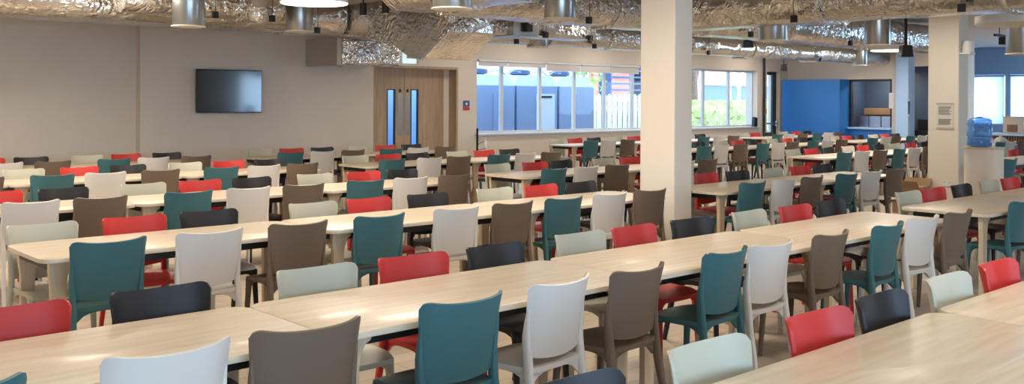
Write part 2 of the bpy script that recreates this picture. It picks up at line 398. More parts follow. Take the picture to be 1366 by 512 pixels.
obj('push_bar', MB().tube([(.04, -.06, 1.02), (.66, -.06, 1.02)], .022, n=10, xdir=(0, 0, 1)).box(.04, .08, -.06, 0, 1.0, 1.04).box(.6, .66, -.08, 0, .94, 1.1), M['chrome'], t)
struct('trim_5', MB().tube([(24.62, 15.93, 0), (24.62, 15.93, ZC)], .035, n=12), M['dframe'], 'dark vertical pipe between the hedge windows and glass door', 'pipe', smooth=True)
# columns
struct('column', MB().box(7.93, 8.23, 6.20, 6.66, 0, ZC), M['column'], 'big white column in the middle of the tables', 'column', bevel=.012)
struct('column', MB().box(14.84, 15.19, 6.20, 6.67, 0, ZC), M['column'], 'white column with the framed notice on it', 'column', bevel=.012)

# ------------------------------------------------------------------ chair
def rim(z0, z1): pass
def backrest_mb():
    mb = MB(); NS, NT = 22, 10; th = .013
    def hw(t): return .194 + .030 * t
    def ctr(t): return -.188 - .055 * t - .022 * t * t            # lean back, slight curl at the top
    front, back = [], []
    for i in range(NS + 1):
        s = math.sin(PI / 2 * (-1 + 2 * i / NS)) * .6 + (-1 + 2 * i / NS) * .4
        r = .038; W = .224; x = abs(s) * W
        ztop = .836 + .010 * s * s + .012 * s ** 4
        if x > W - r: ztop -= r - math.sqrt(max(0, r * r - (x - (W - r)) ** 2))
        zbot = .505 - .022 * (1 - s * s)
        for j in range(NT + 1):
            z = zbot + (ztop - zbot) * j / NT
            t = (z - .49) / .35
            p = Vector((s * hw(t), ctr(t) + (.050 * s * s + .036 * s ** 6) * (.5 + .5 * t), z))
            front.append(p)
    idx = lambda i, j: i * (NT + 1) + j
    n = len(front)
    vs = []
    for i in range(NS + 1):
        for j in range(NT + 1):
            p = front[idx(i, j)]
            du = front[idx(min(i + 1, NS), j)] - front[idx(max(i - 1, 0), j)]
            dv = front[idx(i, min(j + 1, NT))] - front[idx(i, max(j - 1, 0))]
            nn = du.cross(dv).normalized()
            if nn.y > 0: nn = -nn
            vs.append(p + nn * th)
    fs = []
    for i in range(NS):
        for j in range(NT):
            fs.append((idx(i, j), idx(i + 1, j), idx(i + 1, j + 1), idx(i, j + 1)))
            fs.append((n + idx(i, j), n + idx(i, j + 1), n + idx(i + 1, j + 1), n + idx(i + 1, j)))
    bo = [idx(i, 0) for i in range(NS + 1)] + [idx(NS, j) for j in range(1, NT + 1)] + [idx(i, NT) for i in range(NS - 1, -1, -1)] + [idx(0, j) for j in range(NT - 1, 0, -1)]
    for k in range(len(bo)):
        a, c = bo[k], bo[(k + 1) % len(bo)]
        fs.append((a, c, n + c, n + a))
    return mb.add(front + vs, fs)
def seat_mb():
    mb = MB(); NX, NY = 10, 10
    top, bot = [], []
    for i in range(NX + 1):
        s = -1 + 2 * i / NX
        for j in range(NY + 1):
            t = -1 + 2 * j / NY
            x, y = s, t
            # squircle outline
            k = 1 - .10 * (s * s * t * t)
            hx = (.218 if t > -.2 else .205) ; 
            X = s * .215 * k; Y = .012 + t * .212 * k
            z = .452 - .012 * (1 - s * s) * (1 - t * t) - (.016 * max(0, t - .55) / .45 if t > .55 else 0)
            top.append((X, Y, z)); bot.append((X * .985, .012 + t * .212 * k * .985, z - .026))
    n = len(top); idx = lambda i, j: i * (NY + 1) + j; fs = []
    for i in range(NX):
        for j in range(NY):
            fs.append((idx(i, j), idx(i + 1, j), idx(i + 1, j + 1), idx(i, j + 1)))
            fs.append((n + idx(i, j), n + idx(i, j + 1), n + idx(i + 1, j + 1), n + idx(i + 1, j)))
    bo = [idx(i, 0) for i in range(NX + 1)] + [idx(NX, j) for j in range(1, NY + 1)] + [idx(i, NY) for i in range(NX - 1, -1, -1)] + [idx(0, j) for j in range(NY - 1, 0, -1)]
    for k in range(len(bo)):
        a, c = bo[k], bo[(k + 1) % len(bo)]
        fs.append((a, c, n + c, n + a))
    return mb.add(top + bot, fs)
def rear_leg_mb(s):
    path = [(s * .216, -.180, .74), (s * .213, -.170, .68), (s * .209, -.158, .60), (s * .204, -.160, .52), (s * .203, -.168, .44), (s * .208, -.186, .32), (s * .214, -.220, .15), (s * .220, -.250, 0)]
    return MB().tube(path, [.006, .011, .015, .018, .019, .018, .016, .014], [.006, .014, .020, .024, .026, .023, .019, .016], n=10, power=.75)
def front_leg_mb(s):
    path = [(s * .185, .168, .425), (s * .190, .175, .36), (s * .197, .186, .18), (s * .203, .196, 0)]
    return MB().tube(path, [.026, .020, .017, .014], [.028, .020, .017, .014], n=10, power=.75)
def seat_frame_mb():
    mb = MB()
    def arch(p0, p1, nrm):
        n = 8; vs = []
        for i in range(n + 1):
            t = i / n; x = p0[0] + (p1[0] - p0[0]) * t; y = p0[1] + (p1[1] - p0[1]) * t
            lo = .415 - .060 * abs(2 * t - 1) ** 4
            for d in (0, .014):
                vs += [(x + nrm[0] * d, y + nrm[1] * d, .428), (x + nrm[0] * d, y + nrm[1] * d, lo)]
        fs = []
        for i in range(n):
            a = i * 4; b = a + 4
            fs += [(a, a + 1, b + 1, b), (a + 2, b + 2, b + 3, a + 3), (a + 1, a + 3, b + 3, b + 1), (a, b, b + 2, a + 2)]
        fs += [(0, 2, 3, 1), (n * 4, n * 4 + 1, n * 4 + 3, n * 4 + 2)]
        mb.add(vs, fs)
    arch((-.19, .185), (.19, .185), (0, -1)); arch((-.19, -.17), (.19, -.17), (0, 1))
    arch((-.195, -.16), (-.188, .175), (1, 0)); arch((.195, -.16), (.188, .175), (-1, 0))
    return mb
CM = dict(backrest=backrest_mb(), seat=seat_mb(), seat_frame=seat_frame_mb())
CNAME = dict(teal='teal', white='off-white', taupe='taupe', sage='pale sage-grey', red='red', black='charcoal')
PROTO = {}
def make_chair(col):
    t = thing('dining_chair', '', 'chair', (0, 0, -50))
    m = CH[col]
    for nm in ('seat', 'seat_frame', 'backrest'): obj(nm, CM[nm], m, t, smooth=True, angle=1.0)
    for s in (-1, 1):
        obj('leg', rear_leg_mb(s), m, t, smooth=True, angle=1.2); obj('leg', front_leg_mb(s), m, t, smooth=True, angle=1.2)
    return t
ORD = ['first', 'second', 'third', 'fourth', 'fifth', 'sixth', 'seventh', 'eighth', 'ninth', 'tenth', 'eleventh']
def place_chair(col, x, y, rz, label, group):
    if col not in PROTO:
        t = PROTO[col] = make_chair(col); t.location = (x, y, 0); t.rotation_euler = (0, 0, rz); t['label'] = label; t['group'] = group
        return t
    return dup(PROTO[col], (x, y, 0), rz, label, group)
# ------------------------------------------------------------------ table
TL, TW, TH = 1.945, .80, .74
def rrect(hx, hy, r, n=6):
    pts = []
    for cx, cy, a0 in ((hx - r, hy - r, 0), (-hx + r, hy - r, PI / 2), (-hx + r, -hy + r, PI), (hx - r, -hy + r, 1.5 * PI)):
        pts += [(cx + r * math.cos(a0 + PI / 2 * k / n), cy + r * math.sin(a0 + PI / 2 * k / n)) for k in range(n + 1)]
    return pts
TABLE = []
def make_table(x, y, label):
    g = 'long oak tables in rows'
    if TABLE: return dup(TABLE[0], (x, y, 0), 0, label, g)
    t = thing('dining_table', label, 'table', (x, y, 0), 0, g)
    obj('tabletop', MB().prism(rrect(TL / 2, TW / 2, .10), TH - .028, TH), M['oak'], t, smooth=True, bevel=.003)
    for sx in (-1, 1):
        for sy in (-1, 1):
            cx, cy = sx * (TL / 2 - .115), sy * (TW / 2 - .095)
            # flat oak leg that flares into the frame with curved shoulders
            pr = [(-.038, 0), (.038, 0), (.044, .55)] + [(.044 + .06 * (1 - math.cos(a)), .55 + .13 * math.sin(a)) for a in (PI / 6, PI / 3, PI / 2)] + [(.104, .711), (-.104, .711)] + [(-.044 - .06 * (1 - math.cos(a)), .55 + .13 * math.sin(a)) for a in (PI / 2, PI / 3, PI / 6)] + [(-.044, .55)]
            if sx < 0: pr = [(max(p[0], -.055), p[1]) for p in pr]
            else: pr = [(min(p[0], .055), p[1]) for p in pr]
            obj('leg', MB().prism([(cx + p[0], p[1]) for p in pr], cy - .02, cy + .02, 'y'), M['leg'], t, bevel=.003)
    a, b = TL / 2 - .06, TW / 2 - .12
    f = MB().box(-a + .12, a - .12, b - .02, b, .65, .711).box(-a + .12, a - .12, -b, -b + .02, .65, .711)
    f.box(-a, -a + .025, -b, b, .66, .711).box(a - .025, a, -b, b, .66, .711)
    obj('under_frame', f, M['rail'], t)
    TABLE.append(t); return t

ROWN = ['front row', 'second row', 'third row', 'fourth row', 'fifth row', 'sixth row']
# row: list of (start of table along the row, centre across)
ROWS = {
    0: [(.50, 1.54, 0), (2.45, 1.54), (4.40, 1.55)],
    1: [(.13, 3.72), (2.08, 3.72), (4.03, 3.73), (5.98, 3.72), (8.47, 3.68), (10.42, 3.68)],
    2: [(1.76, 6.41), (3.71, 6.40), (5.66, 6.40), (8.30, 6.27), (10.25, 6.25), (15.35, 6.15), (17.3, 6.15)],
    3: [(1.38, 9.0), (3.33, 9.0), (5.28, 9.0), (8.05, 9.0), (10.0, 8.95), (14.65, 8.66), (16.6, 8.66), (18.55, 8.66), (21.3, 8.7)],
    4: [(1.05, 11.74), (3.0, 11.74), (4.95, 11.74), (7.58, 11.74), (9.53, 11.72), (14.5, 11.45), (16.45, 11.45), (18.4, 11.45), (21.2, 11.5), (23.15, 11.5)],
    5: [(2.55, 14.16), (4.5, 14.16), (7.28, 14.16), (9.23, 14.16), (14.42, 14.3), (16.37, 14.3), (18.32, 14.25), (21.2, 14.1), (23.15, 14.1)],
}
DX = dict(near=(.41, 1.0, 1.60), far=(.40, 1.0, 1.58))
OVR = {(2, 5, 'near'): (-.02, 1.0, 1.6), (0, 1, 'far'): (.33, 1.05, 1.6), (0, 2, 'far'): (.33, .95, 1.58), (1, 1, 'near'): (.56, 1.15, 1.70), (1, 2, 'near'): (.57, 1.03, 1.71), (1, 3, 'near'): (.49, 1.09, 1.66), (1, 1, 'far'): (.46, 1.04, 1.64), (1, 2, 'far'): (.43, .96, 1.58),
       (2, 0, 'near'): (.34, .98, 1.63), (2, 1, 'near'): (.35, 1.10, 1.69), (2, 2, 'near'): (.35, .95, 1.54), (2, 0, 'far'): (.27, .88, 1.44), (2, 1, 'far'): (.39, .94, 1.55), (2, 2, 'far'): (.43, 1.02, 1.6),
       (1, 0, 'near'): (.54, 1.22, 1.77), (1, 0, 'far'): (.4, 1.0, 1.61)}
SKIP = {(0, t, c) for t in (0, 1, 2) for c in ('teal', 'white', 'taupe')} | {(0, 0, 'sage'), (0, 0, 'red'), (0, 2, 'black'), (1, 0, 'sage'), (1, 5, 'teal'), (1, 5, 'white'), (1, 5, 'taupe'),
        (2, 5, 'red'), (2, 5, 'black'), (2, 5, 'white'), (2, 5, 'taupe'), (2, 5, 'sage'), (2, 6, 'teal'), (2, 6, 'white'), (2, 6, 'taupe'), (3, 0, 'teal'), (3, 0, 'sage'), (3, 4, 'black'), (3, 7, 'white'), (3, 7, 'taupe'), (3, 7, 'teal'), (3, 8, 'sage'), (3, 8, 'red'), (3, 8, 'black'),
        (4, 0, 'teal'), (4, 0, 'white'), (4, 0, 'sage'), (4, 0, 'red'), (4, 0, 'black'), (4, 5, 'sage'), (4, 5, 'red'), (5, 0, 'teal'), (5, 0, 'sage'), (5, 5, 'white'), (5, 5, 'taupe'), (5, 5, 'black'), (5, 5, 'teal'), (5, 6, 'sage'), (5, 6, 'red')}
TURN = {(1, 0, 'taupe'): -4, (1, 1, 'white'): 8, (1, 1, 'taupe'): 6, (1, 2, 'teal'): 5, (1, 2, 'taupe'): 4, (1, 3, 'teal'): 4}      # chairs pushed in at a slight angle
VOFF = dict(near=.315, far=.315)
for r, tabs in ROWS.items():
    for ti, (x0, yc, *hid) in enumerate(tabs):
        where = '%s table from left, %s from front' % (ORD[ti], ROWN[r]) if r else '%s table in the front row' % ('', 'left', 'right')[ti]
        if not hid: make_table(x0 + TL / 2, yc, 'pale oak dining table, ' + where)
        for side, cols, sg in (('near', ('teal', 'white', 'taupe'), -1), ('far', ('sage', 'red', 'black'), 1)):
            for k, c in enumerate(cols):
                if (r, ti, c) in SKIP: continue
                random.seed(1000 * r + 50 * ti + 7 * k + (3 if side == 'far' else 0))
                dx = OVR.get((r, ti, side), DX[side])[k]
                j = 0 if (r, ti, side) in OVR else random.uniform(-.03, .03)
                y = yc + sg * VOFF[side] + random.uniform(-.02, .02)
                if r == 0: y = yc + sg * (.27 + random.uniform(-.01, .01))
                rz = (0 if side == 'near' else PI) + math.radians(TURN.get((r, ti, c), random.uniform(-2.5, 2.5)))
                lab = '%s plastic chair, %s side of %s' % (CNAME[c], side, where)
                if (r, ti, c) == (0, 0, 'black'): lab = 'charcoal plastic chair cut off by the bottom edge, just below an off-white one'
                place_chair(c, x0 + dx + j, y, rz, lab, '%s plastic chairs' % CNAME[c])

random.seed(11)
# ------------------------------------------------------------------ ducts
def sweep(profile, path_axis, a, b, n, jit=.012):
    """profile: (across, z) points; swept along X or Y from a to b with small creases"""
    mb = MB(); m = len(profile); vs = []
    cx = sum(p[0] for p in profile) / m; cz = sum(p[1] for p in profile) / m
    for i in range(n + 1):
        t = a + (b - a) * i / n; k = 1 + random.uniform(-jit, jit) * 2
        for q in profile:
            A = cx + (q[0] - cx) * k + random.uniform(-jit, jit); Z = cz + (q[1] - cz) * k + random.uniform(-jit, jit) * .7
            vs.append((t, A, Z) if path_axis == 'x' else (A, t, Z))
    fs = []
    for i in range(n):
        fs += [(i * m + k, i * m + (k + 1) % m, (i + 1) * m + (k + 1) % m, (i + 1) * m + k) for k in range(m)]
    fs += [list(range(m))[::-1], [n * m + k for k in range(m)]]
    return mb.add(vs, fs)
def oval(c0, c1, z0, z1, r, n=5):
    pts = rrect((c1 - c0) / 2, (z1 - z0) / 2, r, n)
    return [((c0 + c1) / 2 + p[0], (z0 + z1) / 2 + p[1]) for p in pts]
def duct(label, axis, c0, c1, z0, z1, r, a, b, collars=(), hang=(), m='foil', jit=.010):
    t = thing('foil_duct', label, 'duct', (0, 0, 0), 0, 'foil wrapped ventilation ducts')
    obj('body', sweep(oval(c0, c1, z0, z1, r), axis, a, b, max(4, int((b - a) / .22)), jit), M[m], t, smooth=True, angle=1.0)
    for c in collars:
        obj('collar', sweep(oval(c0 - .025, c1 + .025, z0 - .025, z1 + .025, r + .02), axis, c, c + .12, 3, .012), M['foil2'], t, smooth=True, angle=1.2)
    for h in hang:
        mb = MB()
        e = c0 - .03
        if axis == 'x': mb.box(h, h + .07, e - .03, e + .03, z0 - .02, z0 + .07).box(h + .03, h + .036, e - .02, e - .014, z0 + .07, ZC)
        else: mb.box(e - .03, e + .03, h, h + .07, z0 - .02, z0 + .07).box(e - .02, e - .014, h + .03, h + .036, z0 + .07, ZC)
        obj('hanger', mb, M['black'], t)
    return t
duct('long foil duct running along the television wall', 'x', 13.05, 14.05, 2.73, 3.25, .22, -6, 8.35, (1.2, 5.9, 7.55), (7.75,), jit=.014)
duct('narrower foil duct with a round end in front of the long wall duct', 'x', 12.35, 12.8, 2.80, 3.22, .2, 4.6, 6.85, (6.2,), (5.75, 6.6))
duct('round foil duct above the windows beside the white column', 'x', 13.0, 13.5, 2.74, 3.2, .2, 9.45, 16.3, (10.6, 12.9, 14.6), (11.9, 14.0))
duct('thin foil duct continuing above the hedge windows', 'x', 12.65, 13.1, 2.72, 3.1, .18, 16.9, 25.8, (19.2,), (17.3, 22.))
duct('main foil duct running behind the tops of both columns', 'x', 8.85, 9.65, 2.74, 3.3, .24, 7.35, 20.6, (9.0, 10.1, 12.3, 14.6, 17.9, 18.7), (9.4, 13.2, 16.4))
duct('short foil cross duct at top centre with a blunt end', 'y', 6.38, 7.3, 2.74, 3.3, .24, 7.4, 9.3, (8.3,), ())
duct('large foil cross duct passing in front of the noticed column', 'y', 10.95, 11.8, 2.72, 3.3, .24, 1.5, 8.7, (4.1, 6.3), (6.6, 4.5))
duct('short rectangular foil duct leaving the hopper', 'x', 10.5, 11.1, 2.66, 2.98, .05, 9.25, 11.4, (9.8,), (10.2, 11.2))
t = thing('damper_box', 'plain grey metal damper box on the short duct beside the hopper', 'damper', (9.75, 10.8, 2.64))
obj('case', MB().box(-.25, .25, -.42, .36, 0, .36), M['galv'], t, bevel=.01); obj('motor', MB().box(-.06, .06, -.5, -.42, .06, .2), M['black'], t, bevel=.01); obj('rod', MB().box(.1, .12, -.3, -.28, .36, ZC - 2.64), M['black'], t)
# hopper
t = thing('duct_hopper', 'big foil duct offset that slopes down towards the oak doors', 'duct')
pr = [(14.0, 3.2), (14.0, 2.76), (12.81, 2.69), (11.86, 2.49), (11.48, 2.31), (11.11, 2.28), (10.54, 2.64), (10.51, 2.98), (10.9, 3.2)]
obj('body', MB().prism(pr, 8.4, 9.28, 'x'), M['foil'], t, bevel=.02)
obj('seam_band', MB().prism([(11.50, 2.30), (11.10, 2.265), (10.525, 2.63), (10.50, 2.70), (10.53, 2.70), (10.57, 2.65), (11.13, 2.30), (11.48, 2.33)], 8.37, 8.42, 'x'), M['foil2'], t)
# plenum box
t = thing('duct_box', 'low duct box beside the oak doors with grey end and shiny foil side', 'duct')
obj('end_panel', MB().box(9.32, 9.42, 14.9, 15.998, 2.30, 2.80), M['matte'], t, bevel=.01)
s_ = sweep(oval(14.9, 15.9, 2.32, 2.78, .06), 'x', 9.42, 10.7, 9, .016)
obj('foil_side', s_, M['foil2'], t, smooth=True, angle=1.2)
t = thing('foil_valve', 'small crinkled foil cap hanging beside the round lamp', 'duct cap', (6.25, 12.0, 2.72))
obj('body', MB().lathe([(.03, .0), (.11, .03), (.14, .12), (.14, .28), (.10, .36), (.03, .38)], 14), M['foil2'], t, smooth=True, angle=1.5)
obj('clamp', MB().box(-.06, .06, -.06, .06, .38, .68), M['black'], t)
# galvanised spigots with cream diffuser rings
cyl = [(5.25, 11.95, 2.62, 'wide-open metal air spigot above the left of the television'), (7.22, 12.58, 2.69, 'metal air spigot under the round lit lamp'), (6.2, 7.72, 2.63, 'metal air spigot at top centre near the viewer'),
       (8.6, 8.54, 2.72, 'metal air spigot just left of the big white column'), (12.69, 13.2, 2.70, 'small metal air spigot above the windows'), (12.10, 7.69, 2.57, 'metal air spigot just right of the big column'),
       (14.82, 7.49, 2.61, 'metal air spigot close to the noticed column'), (19.3, 13.15, 2.70, 'small metal air spigot above the hedge windows'), (21.9, 12.9, 2.70, 'small metal air spigot above the glass door'),
       (24.11, 12.66, 2.66, 'small metal air spigot above the blue cupboards'), (14.0, 5.0, 2.36, 'metal air spigot at the right edge above the water bottle')]
for x, y, z, l in cyl:
    t = thing('air_spigot', l, 'air vent', (x, y, z), 0, 'galvanised air spigots')
    obj('drum', MB().lathe([(.195, 0), (.2, .01), (.2, 3.05 - z)], 28), M['galv'], t, smooth=True, angle=.8)
    obj('drop_rod', MB().lathe([(.03, 3.05 - z), (.03, ZC - z)], 8), M['galv'], t)
    obj('ring', MB().lathe([(.05, -.006), (.2, -.012), (.215, -.008), (.215, .004), (.199, .006)], 28), M['cream'], t, smooth=True, angle=.7)
# ------------------------------------------------------------------ lamps
LW = 58
def lamp(x, y, z, label, D=.8, power=LW, lit=True):
    t = thing('disc_lamp', label, 'lamp', (x, y, z), 0, 'round ceiling lamps')
    obj('housing', MB().lathe([(D / 2, .0), (D / 2, .09), (D / 2 - .04, .1)], 40), M['white'], t, smooth=True, angle=.6)
    obj('diffuser', MB().lathe([(D / 2 - .012, -.012), (D / 2 - .006, .001)], 40), M['lampshade'] if lit else M['cream'], t, smooth=True)
    obj('rod', MB().lathe([(.012, .1), (.012, ZC - z)], 8), M['black'], t)
    if not lit: return
    L = bpy.data.lights.new('disc_light', 'AREA'); L.shape = 'DISK'; L.size = D * .95; L.energy = power; L.color = (1, .88, .74)
    o = bpy.data.objects.new('disc_light', L); COL.objects.link(o); o.parent = t; o.location = (0, 0, -.02)
lamp(5.93, 9.99, 2.83, 'lit round ceiling lamp over the table rows, near the television')
lamp(16.91, 8.3, 2.63, 'lit round ceiling lamp left of the noticed column', .68)
lamp(12.9, 4.6, 2.69, 'unlit pale disc lamp right of the noticed column', 1.1, 0, False)
for x, y, pw in ((1.5, 1.2, 16), (5.5, 1.2, 48), (11.5, .8, 32), (2., 5.2, 36), (6., 5.2, 54), (-2.5, 4., 16), (-2.5, 9., 58), (1.2, 8.8, 58), (14.2, .4, 58), (5.2, 7.4, 50), (12., 10.4, 62),
                 (20., 11.4, 62), (9.3, 12.1, 60), (4.4, 12.2, 66), (0., 12., 62), (-4., 12.5, 58), (1.8, 10.6, 58), (13.3, 6.3, 32), (23.5, 11.3, 75), (28., 8., 60)):
    lamp(x, y, 3.1, 'round fill lamp added out of view over the tables', power=pw)  # unseen lamps added as fill for tables, walls and columns
for x, pw in ((12.9, 12), (14.9, 22), (17.2, 26), (20., 34), (23.4, 34)):
    lamp(x, 14.75, 3.27, 'unseen round fill lamp added above the window ducts', .5, pw)  # added to brighten the wall over the windows
lamp(26.7, 13.4, 2.62, 'unseen fill lamp added in the kitchen behind the bulkhead', .5, 30)  # added only to lift the dark kitchen interior
# track spots / speakers
def spot(x, y, z, label, h=.17):
    t = thing('track_spotlight', label, 'spotlight', (x, y, z), 0, 'black ceiling spotlights')
    obj('can', MB().lathe([(.045, 0), (.05, .005), (.05, h)], 16), M['black'], t, smooth=True, angle=.7)
    obj('stem', MB().lathe([(.012, h), (.012, ZC - z)], 8), M['black'], t)
    obj('lens', MB().lathe([(.03, -.004), (.04, .001)], 14), M['cream'], t)
spot(7.42, 11.2, 2.85, 'black tube spotlight beside the round lit lamp'); spot(7.6, 10.92, 2.87, 'black tube spotlight next to the end of the short cross duct')
def speaker(x, y, z, wd, h, label, rz=-.8):
    t = thing('ceiling_speaker', label, 'speaker', (x, y, z), rz)
    obj('cabinet', MB().prism([(-wd / 2, 0), (wd / 2, 0), (wd / 2 * .8, h), (-wd / 2 * .8, h)], -wd / 2, wd / 2, 'y'), M['black'], t, bevel=.01)
    obj('bracket', MB().box(-.02, .02, -.02, .02, h, ZC - z), M['black'], t)
speaker(16.05, 7.6, 2.46, .2, .2, 'black loudspeaker hanging beside the far round lamp')
speaker(15.2, 10.2, 2.68, .2, .14, 'black box hanging beside the spigot right of the big column')
speaker(24.0, 14.9, 2.55, .16, .2, 'small black speaker near the glass door corner')
t = thing('track_rail', 'black lighting track right of the noticed column', 'lighting track', (17.2, 6.2, 2.76), 0)
obj('rail', MB().box(-1.0, 2.6, -.02, .02, 0, .04), M['black'], t)
for dx in (-.55, .9): obj('spot_head', MB().box(dx - .16, dx + .16, -.05, .05, -.12, -.0), M['black'], t)
obj('rod', MB().box(-.8, -.79, 0, .01, .04, ZC - 2.76).box(2.2, 2.21, 0, .01, .04, ZC - 2.76), M['black'], t)
t = thing('sensor_box', 'white dome sensor on the side of the noticed column', 'sensor', (14.95, 6.2, 2.42))
obj('mount', MB().box(-.10, .10, -.16, 0, 0, .03), M['white'], t, bevel=.005); obj('dome', MB().lathe([(.08, .03), (.08, .12), (.06, .2), (.02, .21)], 16, (0, -.09, 0)), M['white'], t, smooth=True, angle=.7)

# ------------------------------------------------------------------ wall things
t = thing('television', 'black wall-mounted television on the grey-beige wall', 'television', (7.745, 15.93, 1.44))
obj('screen', MB().box(-.60, .60, -.052, -.045, .015, .745), M['tv'], t)
obj('bezel', MB().box(-.615, .615, -.045, -.005, 0, .76), M['black'], t, bevel=.006); obj('mount', MB().box(-.25, .25, -.005, .07, .2, .56), M['black'], t)
t = thing('exit_sign', 'small lit exit sign above the oak doors', 'sign', (11.6, 15.8, 2.42))
obj('panel', MB().box(-.18, .15, -.02, .02, 0, .25), M['exitp'], t); obj('end_cap', MB().box(.15, .19, -.03, .03, -.01, .26), M['matte'], t); obj('hanger', MB().box(-.1, -.09, -.005, .005, .25, ZC - 2.42).box(.09, .1, -.005, .005, .25, ZC - 2.42), M['chrome'], t)
t = thing('wall_sign', 'small blue and red notice on the pier beside the windows', 'sign', (13.25, 15.995, 1.46))
obj('blue_panel', MB().box(-.09, .09, -.006, 0, .08, .21), M['signb'], t); obj('red_panel', MB().box(-.09, .09, -.006, 0, 0, .075), M['red'], t)
obj('pictogram', MB().lathe([(.03, 0), (.03, .004)], 12).box(-.03, .03, -.002, .002, 0, .01), M['white'], t, (0, -.008, .14)).rotation_euler = (PI / 2, 0, 0)
t = thing('framed_notice', 'printed notice in a frame on the noticed column', 'notice', (14.835, 6.40, 1.29), -PI / 2)
obj('sheet', MB().box(-.125, .125, -.006, 0, 0, .38), M['paper'], t); obj('holder', MB().box(-.13, .13, -.012, 0, .365, .39).box(-.13, .13, -.012, 0, -.012, .012), M['matte'], t)
pm = MB()
for i in range(9): pm.box(-.10, random.uniform(.05, .1), -.008, -.006, .33 - i * .015, .337 - i * .015)
for i in range(5): pm.box(-.10, random.uniform(.07, .1), -.008, -.006, .13 - i * .018, .141 - i * .018)
obj('print', pm, M['ink'], t)
t = thing('wall_socket', 'white double socket low on the noticed column', 'socket', (14.836, 6.36, .40), -PI / 2)
obj('plate', MB().box(-.08, .08, -.01, 0, 0, .09), M['white'], t, bevel=.003); obj('switch', MB().box(-.05, -.03, -.014, -.01, .055, .075).box(.03, .05, -.014, -.01, .055, .075), M['matte'], t)
t = thing('sanitiser_stand', 'dark-posted hand sanitiser stand under the window corner', 'stand', (13.32, 15.6, 0))
obj('base', MB().lathe([(.16, 0), (.16, .015), (.03, .03)], 18), M['black'], t, smooth=True, angle=.7); obj('post', MB().box(-.10, -.075, -.02, .02, .02, 1.08), M['rail'], t)
obj('arm', MB().tube([(-.09, 0, .72), (.0, -.02, .78), (.10, -.03, .80)], .014, n=8).tube([(-.09, 0, .62), (.12, -.03, .64)], .012, n=8), M['chrome'], t, smooth=True)
obj('bottle', MB().lathe([(.045, .66), (.045, .78), (.02, .82), (.02, .86), (.035, .865), (.035, .88)], 14, (.1, -.03, 0)), M['white'], t, smooth=True, angle=.7)
t = thing('black_box', 'small black box standing on the hedge window sill', 'box', (24.15, 15.95, .95))
obj('body', MB().prism([(-.09, 0), (.09, 0), (.09, .25), (-.05, .28)], -.05, .05, 'y'), M['black'], t, bevel=.008); obj('foot', MB().box(-.07, .07, -.04, .04, -.001, .004), M['rail'], t)
t = thing('fire_call_point', 'red fire call point beside the dark pipe', 'alarm', (24.74, 15.99, 1.35))
obj('case', MB().box(-.05, .05, -.05, 0, 0, .1), M['red'], t, bevel=.006); obj('face', MB().box(-.03, .03, -.053, -.05, .03, .07), M['white'], t)

# blue cupboards
t = thing('blue_cupboard', 'tall bright blue built-in cupboard at the far end', 'cupboard', (25.98, 14.94, 0), PI / 2)
obj('carcass', MB().box(-.94, .93, -.02, .5, 0, 2.33), M['blue'], t)
for i in range(2): obj('upper_panel', MB().box(-.93 + i * .93, -.005 + i * .93, .0, .025, .93, 2.32), M['blue'], t).location = (0, -.045, 0)
for i in range(3):
    d = obj('door', MB().box(-.93 + i * .62, -.315 + i * .62, .0, .02, .02, .90), M['blue'], t); d.location = (0, -.04, 0)
for yy in (15.25, 14.66, 14.09):
    obj('knob', MB().lathe([(.02, 0), (.035, .02), (.03, .05)], 12), M['chrome'], t, (yy - 14.94, -.045, .975), smooth=True).rotation_euler = (PI / 2, 0, 0)
o = tag(obj('hatch_panel', MB().box(25.96, 26.0, 12.7, 14.0, 0, .90), M['blue'], bevel=.004), 'blue panel below the serving hatch', 'panel')
t = thing('serving_ledge', 'pale ledge of the serving hatch', 'ledge', (26, 13.35, .90))
obj('top', MB().box(-.12, .35, -.66, .64, .0, .05), M['pale'], t, bevel=.006)
t = thing('steel_servery', 'stainless servery unit inside the hatch', 'appliance', (26.6, 13.4, 0))
obj('cabinet', MB().box(-.2, .3, -.55, .55, 0, .95), M['navyd'], t)
for i in range(3): obj('steel_panel', MB().box(-.22, .28, -.55 + i * .37, -.2 + i * .37, .95, 1.27), M['steelbox'], t, bevel=.01)
o = tag(obj('back_shelf', MB().box(27.1, 27.495, 13.0, 14.1, 1.30, 1.50), M['card'], bevel=.006), 'beige splashback shelf behind the steel servery', 'shelf')
t = thing('towel_dispenser', 'white paper dispenser on the hatch edge', 'dispenser', (25.99, 12.70, 1.5), PI / 2)
obj('case', MB().box(-.06, .09, -.0, .12, 0, .44), M['white'], t, bevel=.015).location = (0, -.12, 0); obj('slot', MB().box(-.04, .07, -.125, -.12, .03, .06), M['black'], t)
t = thing('coffee_machine', 'dark coffee machine in the kitchen doorway', 'coffee machine', (26.9, 12.2, 0), 0)
obj('counter', MB().box(-.3, .55, -.7, .5, 0, .90), M['navyd'], t); obj('body', MB().box(-.1, .45, -.35, .15, .90, 1.20), M['black'], t, bevel=.02); obj('jug', MB().lathe([(.07, .9), (.08, .95), (.07, 1.06), (.05, 1.1)], 14, (-.18, -.35, 0)), M['white'], t, smooth=True)
t = thing('door_handle_bars', 'steel pull handles on the pale pier by the doorway', 'handle', (25.59, 12.03, 1.35))
obj('bar', MB().box(-.03, 0, -.03, 0, 0, .36), M['navyd'], t); obj('fixing', MB().box(-.05, 0, -.05, 0, -.04, 0).box(-.05, 0, -.05, 0, .36, .40), M['chrome'], t)

